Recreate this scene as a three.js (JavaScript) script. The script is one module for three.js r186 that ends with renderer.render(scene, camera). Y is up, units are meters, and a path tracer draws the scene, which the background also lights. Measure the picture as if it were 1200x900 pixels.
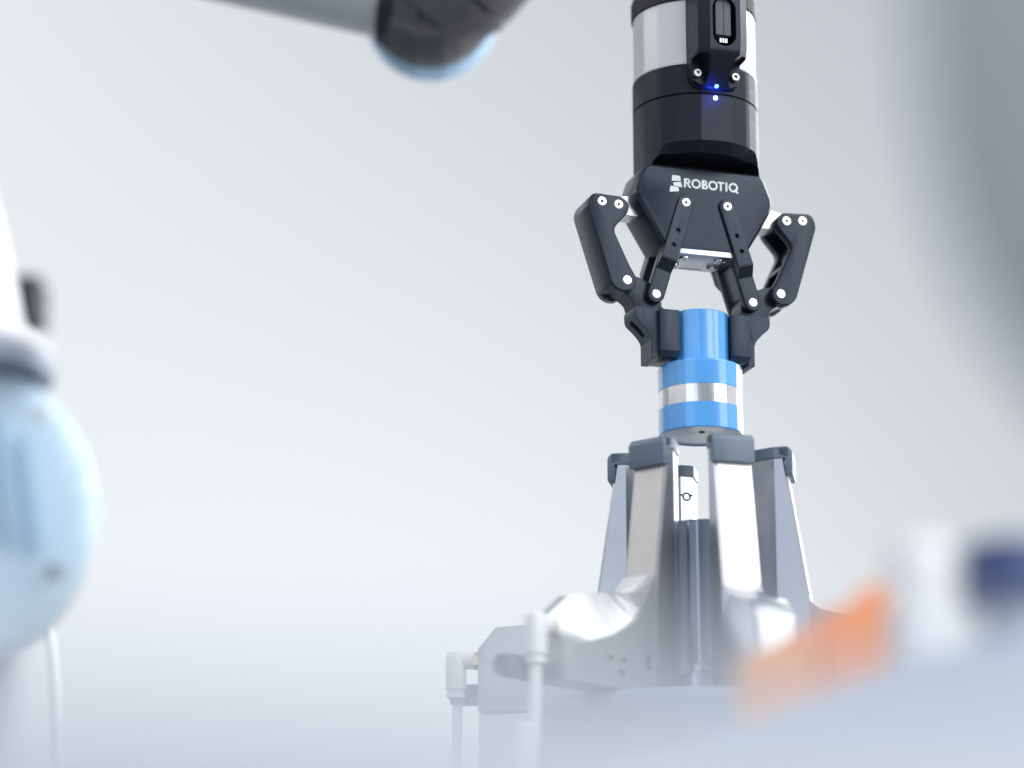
import * as THREE from 'three';
import { mergeGeometries, toCreasedNormals } from 'three/addons/utils/BufferGeometryUtils.js';
import { RoundedBoxGeometry } from 'three/addons/geometries/RoundedBoxGeometry.js';
import { RectAreaLightUniformsLib } from 'three/addons/lights/RectAreaLightUniformsLib.js';
import { Brush, Evaluator, SUBTRACTION } from 'three-bvh-csg';

// ---------- camera, lamps, exposure ----------
const scene = new THREE.Scene();
const camera = new THREE.PerspectiveCamera(16.0095, 4 / 3, 0.05, 40);
camera.position.set(-0.1116, 0.7807, 1.5648);
camera.rotation.set(THREE.MathUtils.degToRad(15), 0, 0);
camera.focus = 1.62;                       // on the gripper
camera.userData.fStop = 1.95;              // wide open: everything behind and before it melts away
scene.add(camera);
const renderer = new THREE.WebGLRenderer();
renderer.toneMapping = THREE.LinearToneMapping;
renderer.toneMappingExposure = 1;
renderer.shadowMap.enabled = true;
scene.background = new THREE.Color(.27, .30, .33);   // the bright workshop all round
RectAreaLightUniformsLib.init();
const MID = new THREE.Vector3(0, 1.2, 0);
function softbox(azimuth, elevation, distance, w, h, intensity, color, target = MID) {
  const a = THREE.MathUtils.degToRad(azimuth), e = THREE.MathUtils.degToRad(elevation);
  const l = new THREE.RectAreaLight(color, intensity, w, h);
  l.position.set(Math.sin(a) * Math.cos(e), Math.sin(e), Math.cos(a) * Math.cos(e)).multiplyScalar(distance).add(MID);
  l.lookAt(target);
  scene.add(l);
}
softbox(-62, 33, 2.7, 2.7, 1.9, .62, 0xfff9f4);          // broad window wall, left
softbox(-18, 20, 2.9, 1.4, 2.4, 1.1, 0xe6eeff);         // behind the camera
softbox(29, 18, 2.5, .5, 2.4, 4.2, 0xffffff);           // three tall window panes, front right
softbox(46, 18, 2.5, .6, 2.4, 4.2, 0xffffff);
softbox(63, 18, 2.5, .4, 2.4, 3.6, 0xffffff);
softbox(138, 12, 2.5, 2.3, 2.6, 5.6, 0xffffff);         // bright window, behind right and out of the frame
softbox(75, 66, 2.6, 2.8, 2.6, 2.4, 0xffffff);          // ceiling lamp
softbox(-120, 36, 5.0, 3.8, 2.8, 3.4, 0xfffdfb, new THREE.Vector3(.3, .6, -5));   // lamp washing the wall from the left

{ // floor lamp behind the fixture, below the frame, turned up to the wall
  const l = new THREE.RectAreaLight(0xfffdfa, 6.0, 2.2, .6); l.position.set(-.25, .95, -3.2); l.lookAt(-.2, 2.5, -5); scene.add(l);
}
softbox(92, 14, 2.6, 1.0, 2.2, .5, 0xffffff);           // dim side window, right

// ---------- helpers ----------
const M = 0.001;                                        // shapes are drawn in millimetres
const numbers = {};
function numbered(n) { const k = numbers[n] = (numbers[n] ?? -1) + 1; return k ? `${n}_${String(k).padStart(3, '0')}` : n; }
function mulberry(a) { return () => { a |= 0; a = a + 0x6D2B79F5 | 0; let t = Math.imul(a ^ a >>> 15, 1 | a); t = t + Math.imul(t ^ t >>> 7, 61 | t) ^ t; return ((t ^ t >>> 14) >>> 0) / 4294967296; }; }
function noiseTexture(seed, W, H, octaves, lo, hi) {    // octaves: [cells across, cells down, weight]
  const rnd = mulberry(seed), out = new Float32Array(W * H); let total = 0;
  for (const [cx, cy, w] of octaves) {
    total += w; const g = Float32Array.from({ length: cx * cy }, rnd);
    for (let y = 0; y < H; y++) for (let x = 0; x < W; x++) {
      const fx = x / W * cx, fy = y / H * cy, x0 = Math.floor(fx), y0 = Math.floor(fy), s = (t) => t * t * (3 - 2 * t), tx = s(fx - x0), ty = s(fy - y0);
      const at = (i, j) => g[(j % cy) * cx + i % cx];
      out[y * W + x] += w * ((at(x0, y0) * (1 - tx) + at(x0 + 1, y0) * tx) * (1 - ty) + (at(x0, y0 + 1) * (1 - tx) + at(x0 + 1, y0 + 1) * tx) * ty);
    }
  }
  const d = new Uint8Array(W * H * 4);
  for (let i = 0; i < W * H; i++) { const v = 255 * (lo + (hi - lo) * out[i] / total); d.set([v, v, v, 255], i * 4); }
  const t = new THREE.DataTexture(d, W, H); t.wrapS = t.wrapT = THREE.RepeatWrapping; t.magFilter = t.minFilter = THREE.LinearFilter; t.needsUpdate = true;
  return t;
}
function tiled(t, metres) { const c = t.clone(); c.repeat.set(1 / metres, 1 / metres); c.needsUpdate = true; return c; }
const grainTex = noiseTexture(3, 512, 512, [[256, 256, 1], [64, 64, .6], [9, 9, .5]], .55, 1);
const mottleTex = noiseTexture(5, 512, 512, [[5, 5, 1], [13, 11, .8], [40, 40, .5], [200, 200, .35]], .35, 1);
const brushTex = noiseTexture(7, 512, 512, [[256, 3, 1], [90, 2, .8], [30, 1, .5], [200, 160, .2]], .4, 1);
const stain = tiled(noiseTexture(11, 256, 256, [[4, 4, 1], [9, 11, .8], [30, 30, .4], [128, 128, .2]], .86, 1), .05);
const softGrain = tiled(noiseTexture(13, 256, 256, [[128, 128, 1], [40, 9, .6], [6, 5, .5]], .72, 1), .04);
const worn = tiled(noiseTexture(17, 512, 512, [[6, 7, 1], [30, 24, .7], [256, 256, .5]], .62, 1), .09);
const fineGrain = tiled(grainTex, .02), fineBrush = tiled(brushTex, .03), mottle = tiled(mottleTex, .07), brush = tiled(brushTex, .02);
const std = (color, roughness, metalness = 0, more = {}) => new THREE.MeshPhysicalMaterial({ color: new THREE.Color().setRGB(...color), roughness, metalness, ...more });
const mat = {
  anodised: std([.019, .024, .038], .38, 0, { specularIntensity: .72, specularColor: new THREE.Color(.72, .85, 1), roughnessMap: fineGrain, bumpMap: fineGrain, bumpScale: .00002, map: worn }),
  blackPlastic: std([.007, .009, .017], .52, 0, { specularIntensity: .7, specularColor: new THREE.Color(.8, .88, 1), roughnessMap: fineGrain }),
  housing: std([.006, .008, .015], .6, 0, { specularIntensity: .7, specularColor: new THREE.Color(.8, .88, 1), roughnessMap: fineGrain }),
  groove: std([.004, .004, .005], .6),
  ribbed: std([.026, .036, .056], .45, 0, { specularIntensity: .7, specularColor: new THREE.Color(.75, .87, 1), roughnessMap: fineBrush, bumpMap: fineBrush, bumpScale: .00012 }),
  pin: std([.88, .88, .87], .32, .7, { roughnessMap: fineGrain }),
  steel: std([.62, .63, .65], .34, 1, { roughnessMap: mottle }),
  aluminium: std([.66, .67, .69], .42, 1, { roughnessMap: fineGrain }),
  satin: std([.46, .48, .52], .36, 1, { roughnessMap: softGrain }),
  ground: std([.62, .61, .60], .42, 1, { map: stain, roughnessMap: softGrain, bumpMap: brush, bumpScale: .00001 }),
  shaft: std([.30, .34, .42], .26, 1, { roughnessMap: fineBrush }),
  ring: std([.84, .84, .86], .27, 1, { roughnessMap: fineBrush }),
  blue: std([.10, .42, .93], .34, 0, { clearcoat: 1, clearcoatRoughness: .10, map: stain, roughnessMap: fineGrain }),
  slate: std([.13, .18, .24], .5, 0, { roughnessMap: fineGrain, bumpMap: fineGrain, bumpScale: .00003 }),
  print: std([.78, .82, .86], .6),
  white: std([.80, .81, .82], .4),
  brass: std([.74, .62, .38], .35, .8),
  cobotGrey: std([.098, .098, .103], .9),
  cobotTube: std([.55, .57, .58], .42, .35),
  cobotBlue: std([.38, .57, .80], .85),
  cobotPale: std([.60, .77, .92], .4),
  cobotBlueLine: std([.50, .69, .88], .5),
  rubber: std([.012, .014, .017], .6),
  darkRing: std([.20, .23, .29], .45, .5),
  knob: std([.07, .10, .16], .5),
};
function boxUV(g) {                                     // uv in metres, from whichever side a face looks to
  const p = g.attributes.position, n = g.attributes.normal, uv = new Float32Array(p.count * 2);
  for (let i = 0; i < p.count; i++) {
    const ax = Math.abs(n.getX(i)), ay = Math.abs(n.getY(i)), az = Math.abs(n.getZ(i));
    const a = ax > ay && ax > az ? [p.getZ(i), p.getY(i)] : ay > az ? [p.getX(i), p.getZ(i)] : [p.getX(i), p.getY(i)];
    uv[2 * i] = a[0]; uv[2 * i + 1] = a[1];
  }
  g.setAttribute('uv', new THREE.BufferAttribute(uv, 2));
}
function cook(parts, crease = .6, scale = M) {
  const list = (Array.isArray(parts) ? parts : [parts]).map((s) => {
    const g = s.index ? s.toNonIndexed() : s.clone();
    for (const k of Object.keys(g.attributes)) if (!['position', 'normal'].includes(k)) g.deleteAttribute(k);
    g.clearGroups?.();
    return g;
  });
  let g = list.length > 1 ? mergeGeometries(list) : list[0];
  g.scale(scale, scale, scale);
  g.deleteAttribute('normal'); g.computeVertexNormals();
  if (crease) g = toCreasedNormals(g, crease);
  boxUV(g);
  return g;
}
function part(name, shapes, material, parent, crease = .6) {
  const m = new THREE.Mesh(cook(shapes, crease), material); m.name = numbered(name);
  m.castShadow = m.receiveShadow = true; parent.add(m); return m;
}
function thing(name, label, category, at, turn = 0, more = {}) {
  const o = new THREE.Group(); o.name = numbered(name); o.position.set(...at); o.rotation.y = turn;
  o.userData = { label, category, ...more }; scene.add(o); return o;
}
function rounded(pts, r) {                              // closed outline with rounded corners; r a number or one per corner
  const s = new THREE.Shape(), n = pts.length;
  pts.forEach((p, i) => {
    const a = new THREE.Vector2(...pts[(i + n - 1) % n]), b = new THREE.Vector2(...p), c = new THREE.Vector2(...pts[(i + 1) % n]);
    const d = Math.min(Array.isArray(r) ? r[i] : r, a.distanceTo(b) * .48, c.distanceTo(b) * .48);
    const p1 = b.clone().add(a.sub(b).setLength(d)), p2 = b.clone().add(c.sub(b).setLength(d));
    if (i) s.lineTo(p1.x, p1.y); else s.moveTo(p1.x, p1.y);
    if (d > .01) s.quadraticCurveTo(b.x, b.y, p2.x, p2.y);
  });
  s.closePath(); return s;
}
const circlePath = (x, y, r) => new THREE.Path().absarc(x, y, r, 0, Math.PI * 2, true);
function slab(shape, z0, z1, bevel = .6, seg = 2, holes = []) {      // outline in x, y; from z0 to z1
  for (const h of holes) shape.holes.push(circlePath(...h));
  return new THREE.ExtrudeGeometry(shape, { depth: z1 - z0 - 2 * bevel, bevelEnabled: bevel > 0, bevelSize: bevel, bevelThickness: bevel, bevelOffset: -bevel, bevelSegments: seg, curveSegments: 10 }).translate(0, 0, z0 + bevel);
}
const cyl = (r, h, seg = 40, r2 = r) => new THREE.CylinderGeometry(r2, r, h, seg);
function lathe(pts, seg = 96) { return new THREE.LatheGeometry(pts.map((p) => new THREE.Vector2(...p)), seg); }
const box = (w, h, d, r = .5) => new RoundedBoxGeometry(w, h, d, 2, r);
function loft(rings) {                                  // rings of equally many [x, y, z]; both ends closed
  const n = rings[0].length, v = [], tri = (a, b, c) => v.push(...a, ...b, ...c);
  for (let k = 0; k + 1 < rings.length; k++) for (let i = 0; i < n; i++) {
    const a = rings[k][i], b = rings[k][(i + 1) % n], c = rings[k + 1][(i + 1) % n], d = rings[k + 1][i];
    tri(a, b, c); tri(a, c, d);
  }
  for (const [ring, flip] of [[rings[0], true], [rings.at(-1), false]]) {
    const m = [0, 1, 2].map((j) => ring.reduce((s, p) => s + p[j], 0) / n);
    ring.forEach((p, i) => { const q = ring[(i + 1) % n]; flip ? tri(m, q, p) : tri(m, p, q); });
  }
  const g = new THREE.BufferGeometry(); g.setAttribute('position', new THREE.Float32BufferAttribute(v, 3)); g.computeVertexNormals(); return g;
}
const csg = new Evaluator(); csg.useGroups = false; csg.attributes = ['position', 'normal'];
function cut(g, ...tools) {
  const clean = (s) => { const c = s.index ? s.toNonIndexed() : s.clone(); c.deleteAttribute('uv'); c.clearGroups(); if (!c.attributes.normal) c.computeVertexNormals(); const b = new Brush(c); b.updateMatrixWorld(); return b; };
  let a = clean(g);
  for (const t of tools) a = csg.evaluate(a, clean(t), SUBTRACTION);
  return a.geometry;
}
function tube(pts, r, seg = 64) { return new THREE.TubeGeometry(new THREE.CatmullRomCurve3(pts.map((p) => new THREE.Vector3(...p))), seg, r, 14); }
const flip = (pts) => pts.map(([x, y]) => [-x, y]).reverse();
const capsule = (x0, y0, x1, y1, r) => {                // outline of a straight link
  const s = new THREE.Shape(), a = Math.atan2(y1 - y0, x1 - x0);
  s.absarc(x0, y0, r, a + Math.PI / 2, a + Math.PI * 1.5, false); s.absarc(x1, y1, r, a - Math.PI / 2, a + Math.PI / 2, false); s.closePath(); return s;
};

// ---------- the setting ----------
function structure(name, g, material, at) { const m = new THREE.Mesh(cook(g, .6), material); m.name = name; m.position.set(...at); m.receiveShadow = m.castShadow = true; m.userData.kind = 'structure'; scene.add(m); return m; }
const wallPaint = std([.79, .815, .832], .85, 0, { bumpMap: tiled(grainTex, .3), bumpScale: .0004 });
structure('wall', new THREE.BoxGeometry(14000, 8000, 100), wallPaint, [0, 2.2, -5.05]);

// ---------- workpiece ----------
const AX = [0, 1.2, 0];
{
  const w = thing('workpiece', 'stepped bright blue cylinder with a shiny steel band, gripped between the black fingers', 'machined part', AX);
  part('upper_body', lathe([[24.55, -6], [25.1, -5.7], [25.1, 8.3], [24.5, 9.2], [18, 9.5], [17.8, 9.8], [17.8, 41], [17.2, 41.6], [0, 41.7]]), mat.blue, w, .5);
  part('steel_band', lathe([[24.3, -17.2], [24.85, -16.8], [24.85, -5.9], [24.3, -5.8]]), mat.ring, w, .4);
  part('lower_body', lathe([[23.6, -32.2], [24.6, -32.2], [25.1, -31.6], [25.1, -17], [24.5, -16.7]]), mat.blue, w, .5);
  const base = part('base_disc', lathe([[0, -31.5], [8.4, -31.5], [8.5, -31.4], [22.6, -31.4], [23.3, -32], [23.4, -30]]), mat.aluminium, w, .4);
  part('centre_hole', cyl(1.7, 1).translate(0, -31.3, 8), mat.groove, base);
}

// ---------- gripper ----------
const TURN = THREE.MathUtils.degToRad(17);
{
  const g = thing('robot_gripper', 'black two-finger robot gripper with white lettering, holding the blue cylinder', 'gripper', AX, TURN);
  const CX = -1.2;
  const lip = [];                                       // sloping lip round the front of the recess
  for (let k = 0; k <= 36; k++) {
    const a = (k / 36 * 2 - 1) * 1.02, f = Math.min(1, (1.02 - Math.abs(a)) / .26), q = f * (2 - f), pt = (r, y) => [Math.sin(a) * r, y, Math.cos(a) * r];
    lip.push([pt(38.8 - 9.5 * q, 134.2 - .5), pt(38.8 - 5 * q, 134.2 + 2.2 * q), pt(38.8 - 1.6 * q, 134.2 + 5 * q), pt(39.2, 134.4 + 6.4 * q), pt(40, 128)]);
  }
  const housing = part('housing', cut(
    lathe([[0, 123], [37.4, 123], [38, 123.8], [38, 168.6], [37.6, 169.2], [0, 169.2]], 128),
    slab(rounded([[-34.6, 105], [34.6, 105], [34.6, 134.6], [-34.6, 134.6]], [0, 0, 8, 8]), -60, 60, 0), loft(lip)), mat.housing, g, .5);
  part('neck', box(62, 26, 16, 2).translate(CX, 132, -6), mat.groove, g);
  part('coupling', lathe([[36.8, 169.2], [36.8, 169.7], [38, 170], [38, 187.4], [37.4, 188.2], [30, 188.2]], 128), mat.housing, g, .5);
  // lower body with its bevelled face
  const face = [[-36.3, 125.3], [-41, 112], [-40.4, 108], [-23, 78.8], [21, 78.8], [38, 108], [38.6, 112], [33.6, 125.3]];
  const body = part('body_plate', new THREE.ExtrudeGeometry(rounded(face, 2.5), { depth: 26, bevelEnabled: true, bevelSize: 4.2, bevelThickness: 4.6, bevelSegments: 3, curveSegments: 6 }).translate(0, 0, -12.6), mat.anodised, g, .35);
  const sole = part('bottom_plate', slab(rounded([[-20, -11], [-9, -11], [-6, -9], [4, -9], [7, -11], [18, -11], [18, 17.6], [-20, 17.6]], 1), 0, 3.9, .5).rotateX(-Math.PI / 2).scale(1, 1, -1).translate(0, 74.2, 0), mat.satin, g, .5);
  for (const [x, z] of [[-12.5, 10], [9.5, 10], [-13.5, -5], [10.5, -5]]) { const s = part('screw', lathe([[0, -.6], [1.4, -.6], [1.5, -.9], [3, -.9], [3.3, -.4], [3.3, .2]], 32).translate(x, 74, z), mat.steel, sole); }
  // mark and lettering
  const mark = [[[-22.22, 122.76], [-17.23, 122.62], [-16.85, 119.49], [-22.71, 119.10]], [[-21.80, 118.07], [-16.86, 119.06], [-16.00, 115.54], [-21.40, 116.12]], [[-23.46, 115.91], [-18.49, 115.50], [-18.10, 112.86], [-24.17, 112.03]]];
  part('emblem', mark.map((q) => slab(rounded(q, .5), 17.9, 18.12, 0)), mat.print, g);
  // cap letters one unit high, made of bars, rings and bowls
  const [lx, ly] = [-14.91, 115.76], unit = (20.35 - lx) / 6.16;
  const poly = (...p) => rounded(p, 0);
  const bowl = (x, y0, y1, w, st) => { const r = (y1 - y0) / 2, q = new THREE.Shape(); q.moveTo(x, y0); q.lineTo(x + w - r, y0); q.absarc(x + w - r, y0 + r, r, -Math.PI / 2, Math.PI / 2, false); q.lineTo(x, y1);
    const h = new THREE.Path(), ri = Math.max(r - st, .04); h.moveTo(x + .2, y0 + st); h.lineTo(x + .2, y1 - st); h.lineTo(x + w - r, y1 - st); h.absarc(x + w - r, y0 + r, ri, Math.PI / 2, -Math.PI / 2, true); h.closePath(); q.holes.push(h); return q; };
  const ringShape = (x, r) => { const q = new THREE.Shape(); q.absarc(x, .5, r, 0, Math.PI * 2, false); q.holes.push(circlePath(x, .5, r - .21)); return q; };
  const bar = (x, w = .21) => poly([x, 0], [x + w, 0], [x + w, 1], [x, 1]);
  const letters = [bar(0), bowl(.1, .42, 1, .62, .18), poly([.28, .46], [.5, .46], [.82, 0], [.56, 0]), ringShape(1.36, .53),
    bar(1.98), bowl(2.08, .48, 1, .52, .17), bowl(2.08, 0, .56, .60, .18), ringShape(3.24, .53), poly([3.74, .8], [4.5, .8], [4.5, 1], [3.74, 1]), poly([4.015, 0], [4.225, 0], [4.225, .9], [4.015, .9]), bar(4.64), ringShape(5.52, .53), poly([5.58, .30], [5.78, .36], [6.16, -.10], [5.88, -.10])];
  part('lettering', letters.map((q, i) => new THREE.ExtrudeGeometry(q, { depth: .08 / unit, bevelEnabled: false, curveSegments: 10 }).translate(0, 0, (i % 3) * .003).scale(unit, unit, unit).translate(lx, ly, 17.96)), mat.print, g, 0);
  part('locating_pin', cyl(1.3, 5, 20).translate(23.6, 127.6, 10), mat.pin, g);
  // status lights on the housing and on the box, each a small lamp with its own glow
  const glow = (c, k) => new THREE.MeshStandardMaterial({ color: 0x1830c0, emissive: new THREE.Color(...c), emissiveIntensity: k });
  function led(x, y, z, c, k, power) {
    part('status_led', new THREE.SphereGeometry(1.4, 20, 12).translate(x, y, z), glow(c, k), g);
    const l = new THREE.PointLight(0x1c40ff, power); l.position.set(x * M, y * M, z * M); l.shadow.radius = .04; l.castShadow = true; g.add(l);
  }
  led(-1.6, 166.5, 38.3, [.66, .80, 1], 3, .0022);
  led(-2.2, 172.9, 41.7, [.16, .36, 1], 4, .0022);

  // connector box on the front of the coupling
  const bc = -2.2;
  const section = (y, rf, half = 15.5) => { const c = Math.max(rf - 5, 36.5); return [[bc - half, y, 33], [bc - half, y, c], [bc - half * .62, y, rf], [bc + half * .62, y, rf], [bc + half, y, c], [bc + half, y, 33]]; };
  const shellCore = loft([section(171.2, 39.5, 8.6), section(172.2, 41.6, 12.2), section(175, 45, 14.6), section(179, 49.4, 15.3), section(184, 53.6), section(188, 56.2), section(192, 57.7), section(197, 58.2), section(222, 58.4), section(255, 58.4)]);
  const pocket = (x) => slab(capsule(x, 177.2, x * 1.04, 182.5, 6), 41, 70, 0);
  const shell = part('connector_box', cut(shellCore, slab(capsule(bc - .6, 199.5, bc - .6, 215.5, 7.4), 44, 80, 0), pocket(bc - 12.6), pocket(bc + 12.2)), mat.blackPlastic, g, .55);
  part('connector_plug', [slab(rounded([[-4.9, 199.6], [4.9, 199.6], [4.9, 220], [2.5, 222.5], [-2.5, 222.5], [-4.9, 220]], .8), 44, 56, .5).translate(bc - .4, 0, 0)], std([.06, .07, .095], .5), shell);
  part('plug_seam', box(.35, 22, .4, .1).translate(bc - .2, 210.5, 56), mat.groove, shell);
  part('contact_pins', [-2, -1, 0, 1, 2].map((k) => box(.5, 2.8, 1, .1).translate(bc - .3 + k * 1.05, 196.4, 55)), mat.pin, shell);
  for (const x of [bc - 12.4, bc + 11.6]) {
    const s = part('cap_screw', cut(lathe([[0, 0], [2.5, 0], [2.6, .3], [2.6, 2.6], [2.2, 3], [0, 3]], 32).rotateX(Math.PI / 2), cyl(1.3, 4, 6).rotateX(Math.PI / 2).translate(0, 0, 3.4)).translate(x, 179.2, 41), std([.42, .43, .45], .38, 1), shell);
  }
  // one finger: drawn for the right side (+x), mirrored for the left
  const outline = [[70, 108.2], [51, 107.6], [46.8, 103], [47.5, 98.2], [56, 88.4], [56.3, 85], [46.8, 64.5], [43, 58.5], [43.2, 52.6], [47.5, 49], [53.5, 49], [58.2, 52.5], [73.3, 101.2]];
  const outlineR = [6, 4, 4, 4, 3, 2, 3, 3, 4, 4, 4, 3, 5];
  const inner = [[13.2, 105.7], [30.6, 49]];
  const ux = (inner[1][0] - inner[0][0]), uy = (inner[1][1] - inner[0][1]), ul = Math.hypot(ux, uy), dx = ux / ul, dy = uy / ul;
  const along = (d, s) => [inner[0][0] + dx * d - dy * s, inner[0][1] + dy * d + dx * s];
  const mirrored = (s, pts) => s > 0 ? pts : flip(pts);
  const shape = (s, pts, r) => rounded(mirrored(s, pts), Array.isArray(r) && s < 0 ? [...r].reverse() : r);
  function pinHead(x, y, z, r, parent, socket, back) {
    const m = part('pivot_pin', (socket ? lathe([[0, -.5], [.85, -.5], [.9, -.1], [1, 0], [r - .4, .25], [r, -.1], [r, -1.5]], 36) : lathe([[0, .3], [r - .5, .28], [r, -.1], [r, -1.5]], 36)).rotateX(Math.PI / 2).rotateY(back ? Math.PI : 0).translate(x, y, z), mat.pin, parent, .5);
    if (socket) part('socket', cyl(.85, .3, 6).rotateX(Math.PI / 2).translate(x, y, z + (back ? .4 : -.4)), mat.groove, m);
  }
  for (const s of [-1, 1]) {
    const X = (x) => s * x + CX;
    // outer link: two plates and the web that joins them
    const front = slab(shape(s, outline, outlineR), 7.5, 14, .9, 3), back = slab(shape(s, outline, outlineR), -14, -7.5, .9, 3);
    const web = slab(shape(s, [[73.42, 101.2], [70.1, 108.34], [62.5, 108.1], [52, 56.5], [52.6, 51.5], [58.3, 52.4]], [5, 6, 1, 1, 1, 3]), -13.9, 13.9, .8, 3), bridge = slab(shape(s, [[64, 74.5], [52, 76], [50, 72], [62, 68]], .5), -8, 8, 0);
    const outer = part('outer_link', [front, back, web, bridge].map((q) => q.translate(CX, 0, 0)), mat.anodised, g);
    for (const z of [14.05, -14.05]) { pinHead(X(64), 103.4, z, 2.9, outer, true, z < 0); pinHead(X(53.6), 102.4, z, 2.9, outer, true, z < 0); pinHead(X(48.7), 56, z, 2.9, outer, false, z < 0); }
    // silver crank between body and outer link
    part('crank', slab(shape(s, [[66, 106.8], [34, 113], [31, 103], [40, 98], [66, 100.4]], 3), -7.2, 7.2, .8).translate(CX, 0, 0), mat.aluminium, g);
    // inner links, front and rear
    for (const q of [1, -1]) {
      const zs = (a, b) => q > 0 ? [a, b] : [-b, -a];
      const w = 5, k = 37.5, k2 = 41.5;
      const top = new THREE.Shape(), c0 = along(0, 0), a0 = Math.atan2(dy, dx) + Math.PI / 2;
      top.absarc(c0[0], c0[1], w, a0, a0 + Math.PI, false); top.lineTo(...along(k, -w)); top.lineTo(...along(k, w)); top.closePath();
      const holes = [[...along(18.8, 0), 1.15], [...along(28.5, 0), 1.15]];
      const upper = slab(top, ...zs(12, 20), .7, 3, holes), lower = slab(capsule(...along(30, 0), ...inner[1], 5.2), ...zs(8.2, 14), .7, 3);
      const ramp = loft([-w + .1, w - .1].map((e) => [[k - .8, 12], [k - .8, 19.6], [k + .4, 19.6], [k2 + 2.5, 13.7], [k2 + 2.5, 12]].map(([d, z]) => [...along(d, e), z * q])));
      const gs = [upper, lower, ramp].map((h) => (s < 0 ? h.scale(-1, 1, 1) : h).translate(CX, 0, 0));
      if (s < 0) for (const h of gs) flipFaces(h);
      const link = part('inner_link', gs, mat.anodised, g);
      pinHead(X(inner[0][0]), inner[0][1], 20.05 * q, 2.8, link, true, q < 0);
      pinHead(X(inner[1][0]), inner[1][1], 14.05 * q, 2.8, link, false, q < 0);
    }
    // knuckle that both links turn on
    part('knuckle', slab(shape(s, [[53.5, 59], [47, 62], [40, 60.5], [34, 58], [25.2, 54], [25.2, 41.9], [42.8, 41.9], [43.6, 45.5], [47.5, 49], [53.5, 51]], [2, 3, 1, 1, 4, .3, .3, 4, 4, 2]), -8, 8, .5).translate(CX, 0, 0), mat.anodised, g);
    // finger tip with its slot, and the pad
    const tip = slab(shape(s, [[25.2, 41.7], [28.2, 41.7], [28.2, 10.6], [32.6, 10.6], [32.6, 24.4], [37.5, 30.2], [42.8, 34.6], [42.8, 41.7]].reverse(), [.4, 3, 3, 3, .5, .2, .2, .2]), -10, 10, .6);
    const slot = slab(capsule(-3.2, 0, 3.2, 0, 2.9), -5, 5, 0).rotateX(Math.PI / 2).rotateZ(s * .75).translate(s * 38.6, 29.8, 0);
    part('fingertip', cut(tip, slot).translate(CX, 0, 0), mat.ribbed, g, .5);
    const pad = new THREE.ExtrudeGeometry(rounded([[-13, 12], [11, 12], [14, 15], [14, 40.3], [-13, 40.3]], .4), { depth: 11.4, bevelEnabled: true, bevelSize: .4, bevelThickness: .4, bevelOffset: -.4, bevelSegments: 2 }).rotateY(-Math.PI / 2);
    part('grip_pad', cut(pad.translate(s > 0 ? 26.9 : -17.9, 0, 0), cyl(17.85, 80, 64)), mat.ribbed, g, .5);
  }
}
function flipFaces(h) {
  const p = h.index ? null : h.attributes.position;
  if (h.index) { const a = h.index.array; for (let i = 0; i < a.length; i += 3) [a[i], a[i + 1]] = [a[i + 1], a[i]]; return; }
  for (let i = 0; i < p.count; i += 3) for (const k of ['getX', 'getY', 'getZ']) { const set = k.replace('g', 's'), t = p[k](i); p[set](i, p[k](i + 1)); p[set](i + 1, t); }
}

// ---------- robot wrist above the gripper ----------
{
  const w = thing('robot_wrist', 'silver robot wrist with black seal band, bolted on top of the black gripper', 'robot wrist', AX, TURN);
  part('flange', lathe([[30, 188.4], [37.7, 188.4], [37.9, 189.4], [37.2, 190.2], [37.2, 229.4], [36.5, 229.9]], 128), std([.66, .68, .70], .62, .5, { roughnessMap: fineGrain }), w, .4);
  part('seal_band', lathe([[36.4, 229.6], [38.2, 230.2], [38.4, 231], [38.4, 240], [37, 241]], 128), mat.rubber, w, .4);
  part('joint_housing', lathe([[36.8, 241], [37.6, 241.6], [38, 290], [0, 290]], 128), mat.cobotTube, w, .4);
}

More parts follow.
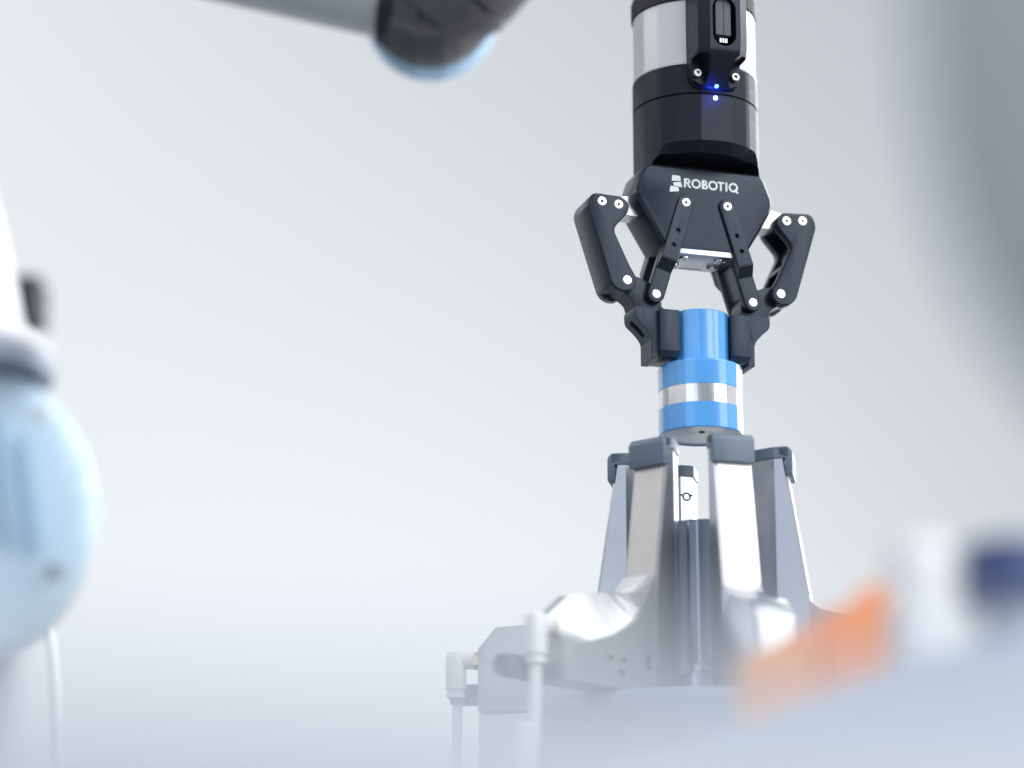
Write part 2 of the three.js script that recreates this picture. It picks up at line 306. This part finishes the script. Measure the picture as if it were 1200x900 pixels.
// ---------- clamping fixture ----------
const FY = -330;                                        // base of the fixture, mm below the middle of the workpiece
{
  const f = thing('clamping_fixture', 'radial clamping fixture of tapered steel jaws with slate grey caps around a dark shaft', 'clamping fixture', [0, 1.2 + FY * M, 0]);
  const put = (g, az) => g.rotateY(THREE.MathUtils.degToRad(az)).translate(0, -FY, 0);   // jaw axes: x across, z outwards
  part('base_plate', lathe([[0, -330], [104, -330], [104, -200], [102, -196], [98, -194], [0, -194]], 96).translate(0, -FY, 0), std([.20, .26, .36], .7, .1, { roughnessMap: softGrain }), f, .4);
  part('hub', lathe([[0, -195], [27, -195], [27, -176], [25, -175], [0, -175]], 96).translate(0, -FY, 0), mat.shaft, f, .4);
  part('shaft', lathe([[0, -174], [20.6, -174], [20.6, -171.4], [20, -171], [20, -170.2], [20.4, -169.6], [20.4, -87], [19.6, -86], [15, -85.6], [0, -85.6]], 96).translate(0, -FY, 0), mat.shaft, f, .4);
  const ro = (y) => 49 + (-50 - y) / 85 * 13;           // the outer face leans out towards the foot
  const ring = (y, extra = 0) => [[-3.6, y, 28.6], [3.6, y, 28.6], [11.75, y, 43.5], [11.75, y, ro(y) - .8], [10.9, y, ro(y)], [-10.9, y, ro(y)], [-11.75, y, ro(y) - .8], [-11.75, y, 43.5]];
  const kinds = [
    [16, 'short', -1], [-40, 'scooped', 1], [-100, 'straight', 1], [-165, 'straight', 1], [140, 'straight', 1], [80, 'straight', 1]];
  for (const [az, foot, side] of kinds) {
    const j = part('jaw', put(loft([ring(-49.5), ring(-135), ring(-140).map(([x, , z]) => [x, -193.5, z])]), az), mat.satin, f, .3);
    part('wear_plate', put(loft([[-51, .0], [-133.5, .0]].map(([y]) => [[-9.9, y, ro(y) - 1], [9.9, y, ro(y) - 1], [9.9, y, ro(y) + .4], [9.5, y, ro(y) + .8], [-9.5, y, ro(y) + .8], [-9.9, y, ro(y) + .4]])), az), mat.ground, j, .3);
    const plan = new THREE.ExtrudeGeometry(rounded([[-4.4, 27.8], [4.4, 27.8], [12.6, 43], [12.6, 52], [-12.6, 52], [-12.6, 43]], [1, 1, 1, .3, .3, 1]), { depth: 5.4, bevelEnabled: true, bevelSize: .6, bevelThickness: .8, bevelOffset: -.6, bevelSegments: 2 });
    plan.rotateX(Math.PI / 2).translate(0, -43.9, 0);   // plan outline turned flat: y of the outline runs outwards
    const lip = slab(rounded([[49.9, -59.8], [54.3, -59.8], [54.3, -45.6], [51.5, -43], [46, -43], [46, -48], [49.9, -49.5]], [.3, .8, 1.5, 1.5, .3, .3, .3]), -12.6, 12.6, .5, 2).rotateY(-Math.PI / 2);
    part('jaw_cap', [put(plan, az), put(lip, az)], mat.slate, j, .45);
    let body;
    if (foot === 'scooped') {
      const low = [[62, -126], [66, -131], [70, -138], [75, -147], [81, -154], [90, -160.5], [100, -165.5], [120, -171], [140, -175.5]];
      const high = (r) => r < 118 ? Math.min(-134, -134 - (r - 66) * .16) : -142 - (r - 118) * .72;
      body = loft(low.map(([r, y]) => [[-11.75, -193, r], [11.75, -193, r], [11.75, y, r], [9.5, y + 1.2, r], [-4, Math.max(high(r), y + 1.4), r], [-11.75, Math.max(high(r), y + 1.4), r]].map(([x, yy, z]) => [x * side, yy, z])));
    } else if (foot === 'short') body = slab(rounded([[44, -193], [112, -193], [112, -158], [98, -146], [76, -141], [64, -136], [58, -125], [44, -125]], [.5, .5, 2, 3, 6, 8, 1, 1]), -11.6, 11.6, .6).rotateY(-Math.PI / 2);
    else body = slab(rounded([[44, -193], [131.5, -193], [131.5, -156.5], [121, -144], [78, -142], [64, -137], [58, -125], [44, -125]], [.5, .5, 1, 1, 6, 8, 1, 1]), -11.6, 11.6, .6).rotateY(-Math.PI / 2);
    const fb = part('foot', put(body, az), foot === 'scooped' ? mat.aluminium : mat.satin, j, .45);
  }
  // screw on the inner face of the rear jaw
  const sc = part('set_screw', put(new THREE.TorusGeometry(2.1, .55, 10, 28).translate(0, -62.3, 28.7), -165), mat.groove, f);
  part('screw_head', put(lathe([[0, 0], [1.7, 0], [1.8, .4], [.7, .5], [.6, .2], [0, .2]], 24).rotateX(-Math.PI / 2).translate(0, -62.3, 28.9), -165), mat.pin, f);
  part('screw_clip', put(box(8.4, 1, .6, .2).translate(0, -61.4, 28.8), -165), mat.groove, f);
  // side screws in the front foot
  for (const [r, y, q] of [[104, -177, 1.5], [92, -177, 1.5], [94, -184, 1.8]]) part('foot_screw', put(cyl(q, 1, 24).rotateZ(Math.PI / 2).translate(11.6, y, r), -40), mat.groove, f);
  part('foot_slot', put(box(1, 8, 3, .3).translate(11.6, -176, 70), -40), mat.groove, f);
  // air fittings and stop knobs at the ends of the feet
  for (const [az, r0, top] of [[-40, 140, -158], [-100, 131.5, -157]]) {
    const e = part('elbow_fitting', [
      lathe([[0, top - 25], [4.4, top - 25], [5, top - 24], [5, top - 22.5], [6.2, top - 22], [6.2, top - 3], [5, top - .6], [0, top]], 40).translate(0, 0, r0 + 14),
      cyl(4.9, 12).rotateX(Math.PI / 2).translate(0, top - 5.4, r0 + 8.5)].map((q) => put(q.translate(az === -40 ? 0 : 5, 0, 0), az)), mat.white, f, .5);
    part('brass_nut', put(cyl(5.4, 3.4, 6).rotateX(Math.PI / 2).translate(az === -40 ? 0 : 5, top - 5.6, r0 + 1.6), az), mat.brass, e);
    part('release_collar', put(lathe([[4.2, top - 27], [5.6, top - 27], [5.8, top - 26], [5.6, top - 24.8], [4.2, top - 24.6]], 32).translate(az === -40 ? 0 : 5, 0, r0 + 14), az), mat.white, e);
    part('stop_knob', put(lathe([[0, 0], [6.4, 0], [6.4, az === -40 ? 24 : 17], [5.4, az === -40 ? 27 : 20], [0, az === -40 ? 28 : 21]], 40).rotateX(Math.PI / 2).translate(az === -40 ? -12 : -5.5, top - 30 + (az === -40 ? 2 : 6), az === -40 ? r0 + 2 : r0 - 1), az), mat.knob, f);
  }
  part('valve_block', put(box(24, 60, 40, 2).translate(0, -224, 111), -100), mat.satin, f);
}
// hoses hanging from the elbow fittings
const hoseSkin = std([.82, .86, .90], .35, 0, { transmission: .55, thickness: 0 });
for (const [az, r, y0, drift, label] of [
  [-40, 154, -184, -14, 'thick white air hose hanging from the front elbow fitting'], [-100, 145.5, -183, -6, 'thin clear air hose hanging from the rear elbow fitting']]) {
  const a = THREE.MathUtils.degToRad(az), near = az === -40;
  const h = thing('air_hose', label, 'air hose', [Math.sin(a) * r * M, 1.2 + (y0 - 190) * M, Math.cos(a) * r * M], 0, { group: 'air hoses of the fixture' });
  part('hose', tube([[0, 190, 0], [drift * .1, 150, 0], [drift * .5, 90, 0], [drift, 0, 0]], near ? 3.6 : 3.2), near ? mat.white : hoseSkin, h);
  part('sleeve', tube([[drift * .45, near ? 158 : 146, 0], [drift * .7, 70, 0], [drift, -2, 0]], near ? 6.6 : 5.2), near ? mat.white : hoseSkin, h);
}

// ---------- blurred robot arm at the top ----------
const px = (d) => d / 3200 * 1000;                      // millimetres that one pixel of the photograph spans at distance d
{
  const k = px(1.85);
  const a = thing('industrial_robot', 'grey robot elbow with pale blue end cap and silver tube, blurred at the top', 'robot arm', [-0.1677, 1.5147, -0.1538]);
  const turned = (g, dir) => g.applyQuaternion(new THREE.Quaternion().setFromUnitVectors(new THREE.Vector3(0, 1, 0), new THREE.Vector3(...dir).normalize()));
  const R = 79 * k;
  part('elbow_housing', [turned(lathe([[0, -R * .72], [R * .5, -R * .7], [R * .8, -R * .58], [R * .96, -R * .3], [R, 0], [R, 22], [R * .98, 24], [0, 24]], 72), [0, .12, -1]),
    turned(lathe([[0, -14], [R * .96, -10], [R * 1.1, 6], [R * 1.17, 16], [R * 1.11, 16.5], [R * 1.11, 19.5], [R * 1.17, 20], [R * 1.22, 120], [0, 120]], 72), [.65, .70, .32])], mat.cobotGrey, a, .5);
  part('seam_ring', turned(lathe([[R * 1.09, 16.4], [R * 1.15, 16.5], [R * 1.15, 19.5], [R * 1.09, 19.6]], 72), [.65, .70, .32]), mat.rubber, a);
  part('end_cap', turned(lathe([[R * .9, 24.5], [R * 1.0, 25], [R * 1.0, 58], [R * .93, 66], [R * .6, 72], [0, 74]], 72), [0, .12, -1]), mat.cobotBlue, a, .5);
  part('tube_seal', turned(lathe([[R * .5, 17], [R * .88, 17], [R * .9, 19], [R * .9, 27], [R * .86, 28], [R * .5, 28]], 72), [-.965, .235, 0]), mat.rubber, a);
  part('arm_tube', turned(lathe([[0, 22], [R * .81, 22], [R * .81, 620], [0, 620]], 72), [-.965, .235, 0]), mat.cobotTube, a, .4);
  part('tube_collar', turned(lathe([[0, 0], [R * .93, 0], [R * .9, 8], [R * .88, 17], [0, 17]], 72), [-.965, .235, 0]), mat.cobotGrey, a, .5);
}

// ---------- blurred robot joint at the left edge ----------
{
  const k = px(1.28), R = 187 * k;
  const a = thing('industrial_robot', 'robot joint with big round pale blue cover under a white tube, at left edge', 'robot arm', [-0.3820, 1.0548, 0.3131]);
  const facing = (g) => g.rotateX(Math.PI / 2 + .12).rotateY(.1);
  const at = (u, v) => [(u + 73) * k, (600 - v) * k];
  part('joint_body', facing(lathe([[0, -90], [R * .9, -90], [R * .95, -80], [R * .95, -14], [0, -14]], 72)), mat.cobotTube, a, .5);
  const cover = part('joint_cover', facing(lathe([[R * .96, -14], [R, -12], [R, 0], [R * .985, 4], [R * .95, 7], [R * .86, 9], [R * .5, 11], [0, 12]], 72)), mat.cobotPale, a, .7);
  for (const [u, v0, v1] of [[2, 500, 640], [35, 520, 650], [-30, 490, 650]]) { const [x, y0] = at(u, v0), y1 = at(u, v1)[1]; part('cover_rib', facing(slab(capsule(0, y0, 8, y1, 2.4), 0, 3, .8).rotateX(-Math.PI / 2)).translate(x, 0, 9.4), mat.cobotBlueLine, cover); }
  for (const [u, v, m, z] of [[73, 677, mat.darkRing, 8.6], [52, 488, mat.white, 8.6]]) part('cover_screw', cyl(3.6, 3, 24).rotateX(Math.PI / 2).translate(...at(u, v), z), m, cover);
  const neck = (pts) => lathe(pts.map(([w, v]) => [w * k, (600 - v) * k]), 72).translate(0, 0, 4);
  part('seal_ring', neck([[60, 444], [131, 443], [133, 440], [133, 420], [131, 417], [60, 417]]), mat.darkRing, a, .4);
  part('flange', neck([[60, 416], [129, 416], [131, 410], [126, 402], [110, 393], [98, 380], [92, 366]]), mat.white, a, .6);
  part('arm_tube', neck([[92, 366], [82, 320], [67, 260], [44, 180], [24, 60], [10, -60], [0, -60]]), mat.white, a, .6);
  part('support_post', box(46, 190, 40, 3).translate(...at(-44, 905), -50), std([.42, .45, .49], .6), a);
}
{
  const b = thing('camera_housing', 'small dark box on a thin post, blurred just right of the white tube', 'camera housing', [-0.5314, 1.4301, -0.6423]);
  const k = px(2.3);
  part('body', box(56 * k, 54 * k, 50, 4).translate(8 * k, 16 * k, 0), std([.03, .04, .045], .5), b);
  part('mounting_post', box(20 * k, 620 * k, 26, 3).translate(-6 * k, -318 * k, 0), std([.10, .12, .145], .5), b);
}
{
  const c = thing('cable', 'pale cable hanging below the pale blue joint cover', 'cable', [-0.3536, 0.9459, 0.1079]);
  const k = px(1.45);
  part('sheath', tube([[-26 * k, 210 * k, -20], [-14 * k, 160 * k, -10], [-4 * k, 90 * k, 0], [0, 0, 0], [4 * k, -60 * k, 0]], 3), std([.84, .86, .88], .5), c);
}

// ---------- blurred things in front, lower right ----------
{
  const k = px(1.1);
  const o = thing('clamp_rail', 'orange stepped block, blurred, leaning up towards a white cylinder', 'block', [0.0104, 0.9392, 0.4685]);
  const P = (u, v) => [(u - 955) * k, (830 - v) * k];
  part('lower_block', slab(rounded([P(866, 880), P(868, 770), P(905, 758), P(912, 748), P(950, 738), P(954, 880)], 2), -16, 18, 1.5), std([.93, .33, .06], .5), o);
  part('upper_block', slab(rounded([P(957, 880), P(958, 722), P(1000, 712), P(1008, 694), P(1038, 688), P(1042, 880)], 2), -20, 16, 1.5), std([.94, .25, .008], .5), o);
  part('end_plate', box(3, 90 * k, 40, 1).translate(...P(1047, 760), 0), std([.45, .36, .35], .5), o);
}
{
  const k = px(1.0);
  const w = thing('white_canister', 'white upright cylinder, blurred between orange block and navy capped post', 'canister', [0.0387, 0.9369, 0.5714]);
  part('body', lathe([[0, 0], [35 * k, 0], [36 * k, 2], [36 * k, 118 * k], [33 * k, 122 * k], [0, 122 * k]], 48), std([.90, .89, .89], .5), w);
  part('lid', lathe([[34 * k, 123 * k], [35.5 * k, 125 * k], [35.5 * k, 148 * k], [31 * k, 157 * k], [0, 159 * k]], 48), std([.90, .90, .90], .45), w);
  const b = thing('capped_post', 'grey post with a navy blue cap, blurred at the right edge', 'post', [0.0721, 0.9294, 0.5694]);
  part('post', lathe([[0, 0], [40 * k, 0], [40 * k, 112 * k], [0, 112 * k]], 48), std([.28, .34, .43], .5), b);
  part('cap', lathe([[38 * k, 108 * k], [56 * k, 110 * k], [56 * k, 170 * k], [50 * k, 180 * k], [0, 182 * k]], 48), std([.028, .055, .17], .5), b);
}
{
  const m = structure('machine_bed', slab(rounded([[-77.4, -58.8], [-59.6, -23.7], [-30.0, -19.6], [-9.2, -13.1], [41.7, 4.8], [107.8, 16.8], [103.7, -58.8]], 4), -40, 40, 2), std([.36, .44, .56], .5, .1), [-0.0226, 0.9262, 0.6203]);
  const t = structure('table_edge', slab(rounded([[-109.0, -48.3], [-113.3, 10.7], [-12.6, 11.1], [112.8, 4.8], [109.0, -48.3]], 3), -30, 30, 2), std([.84, .88, .935], .6), [-0.1116, 0.8299, 1.1639]);
}
{
  const p = thing('partition_panel', 'dark grey panel hanging in, strongly blurred, at the upper right edge', 'panel', [0.0001, 0.9980, 0.9501]);
  const k = px(.65);
  const P = (u, v) => [(u - 1150) * k, (200 - v) * k];
  part('sheet', slab(rounded([P(1088, -420), P(1086, 80), P(1096, 190), P(1122, 310), P(1170, 410), P(1256, 520), P(1420, 660), P(1420, -420)], 20), -6, 6, 1.5), std([.36, .40, .42], .8), p);
}
renderer.render(scene, camera);
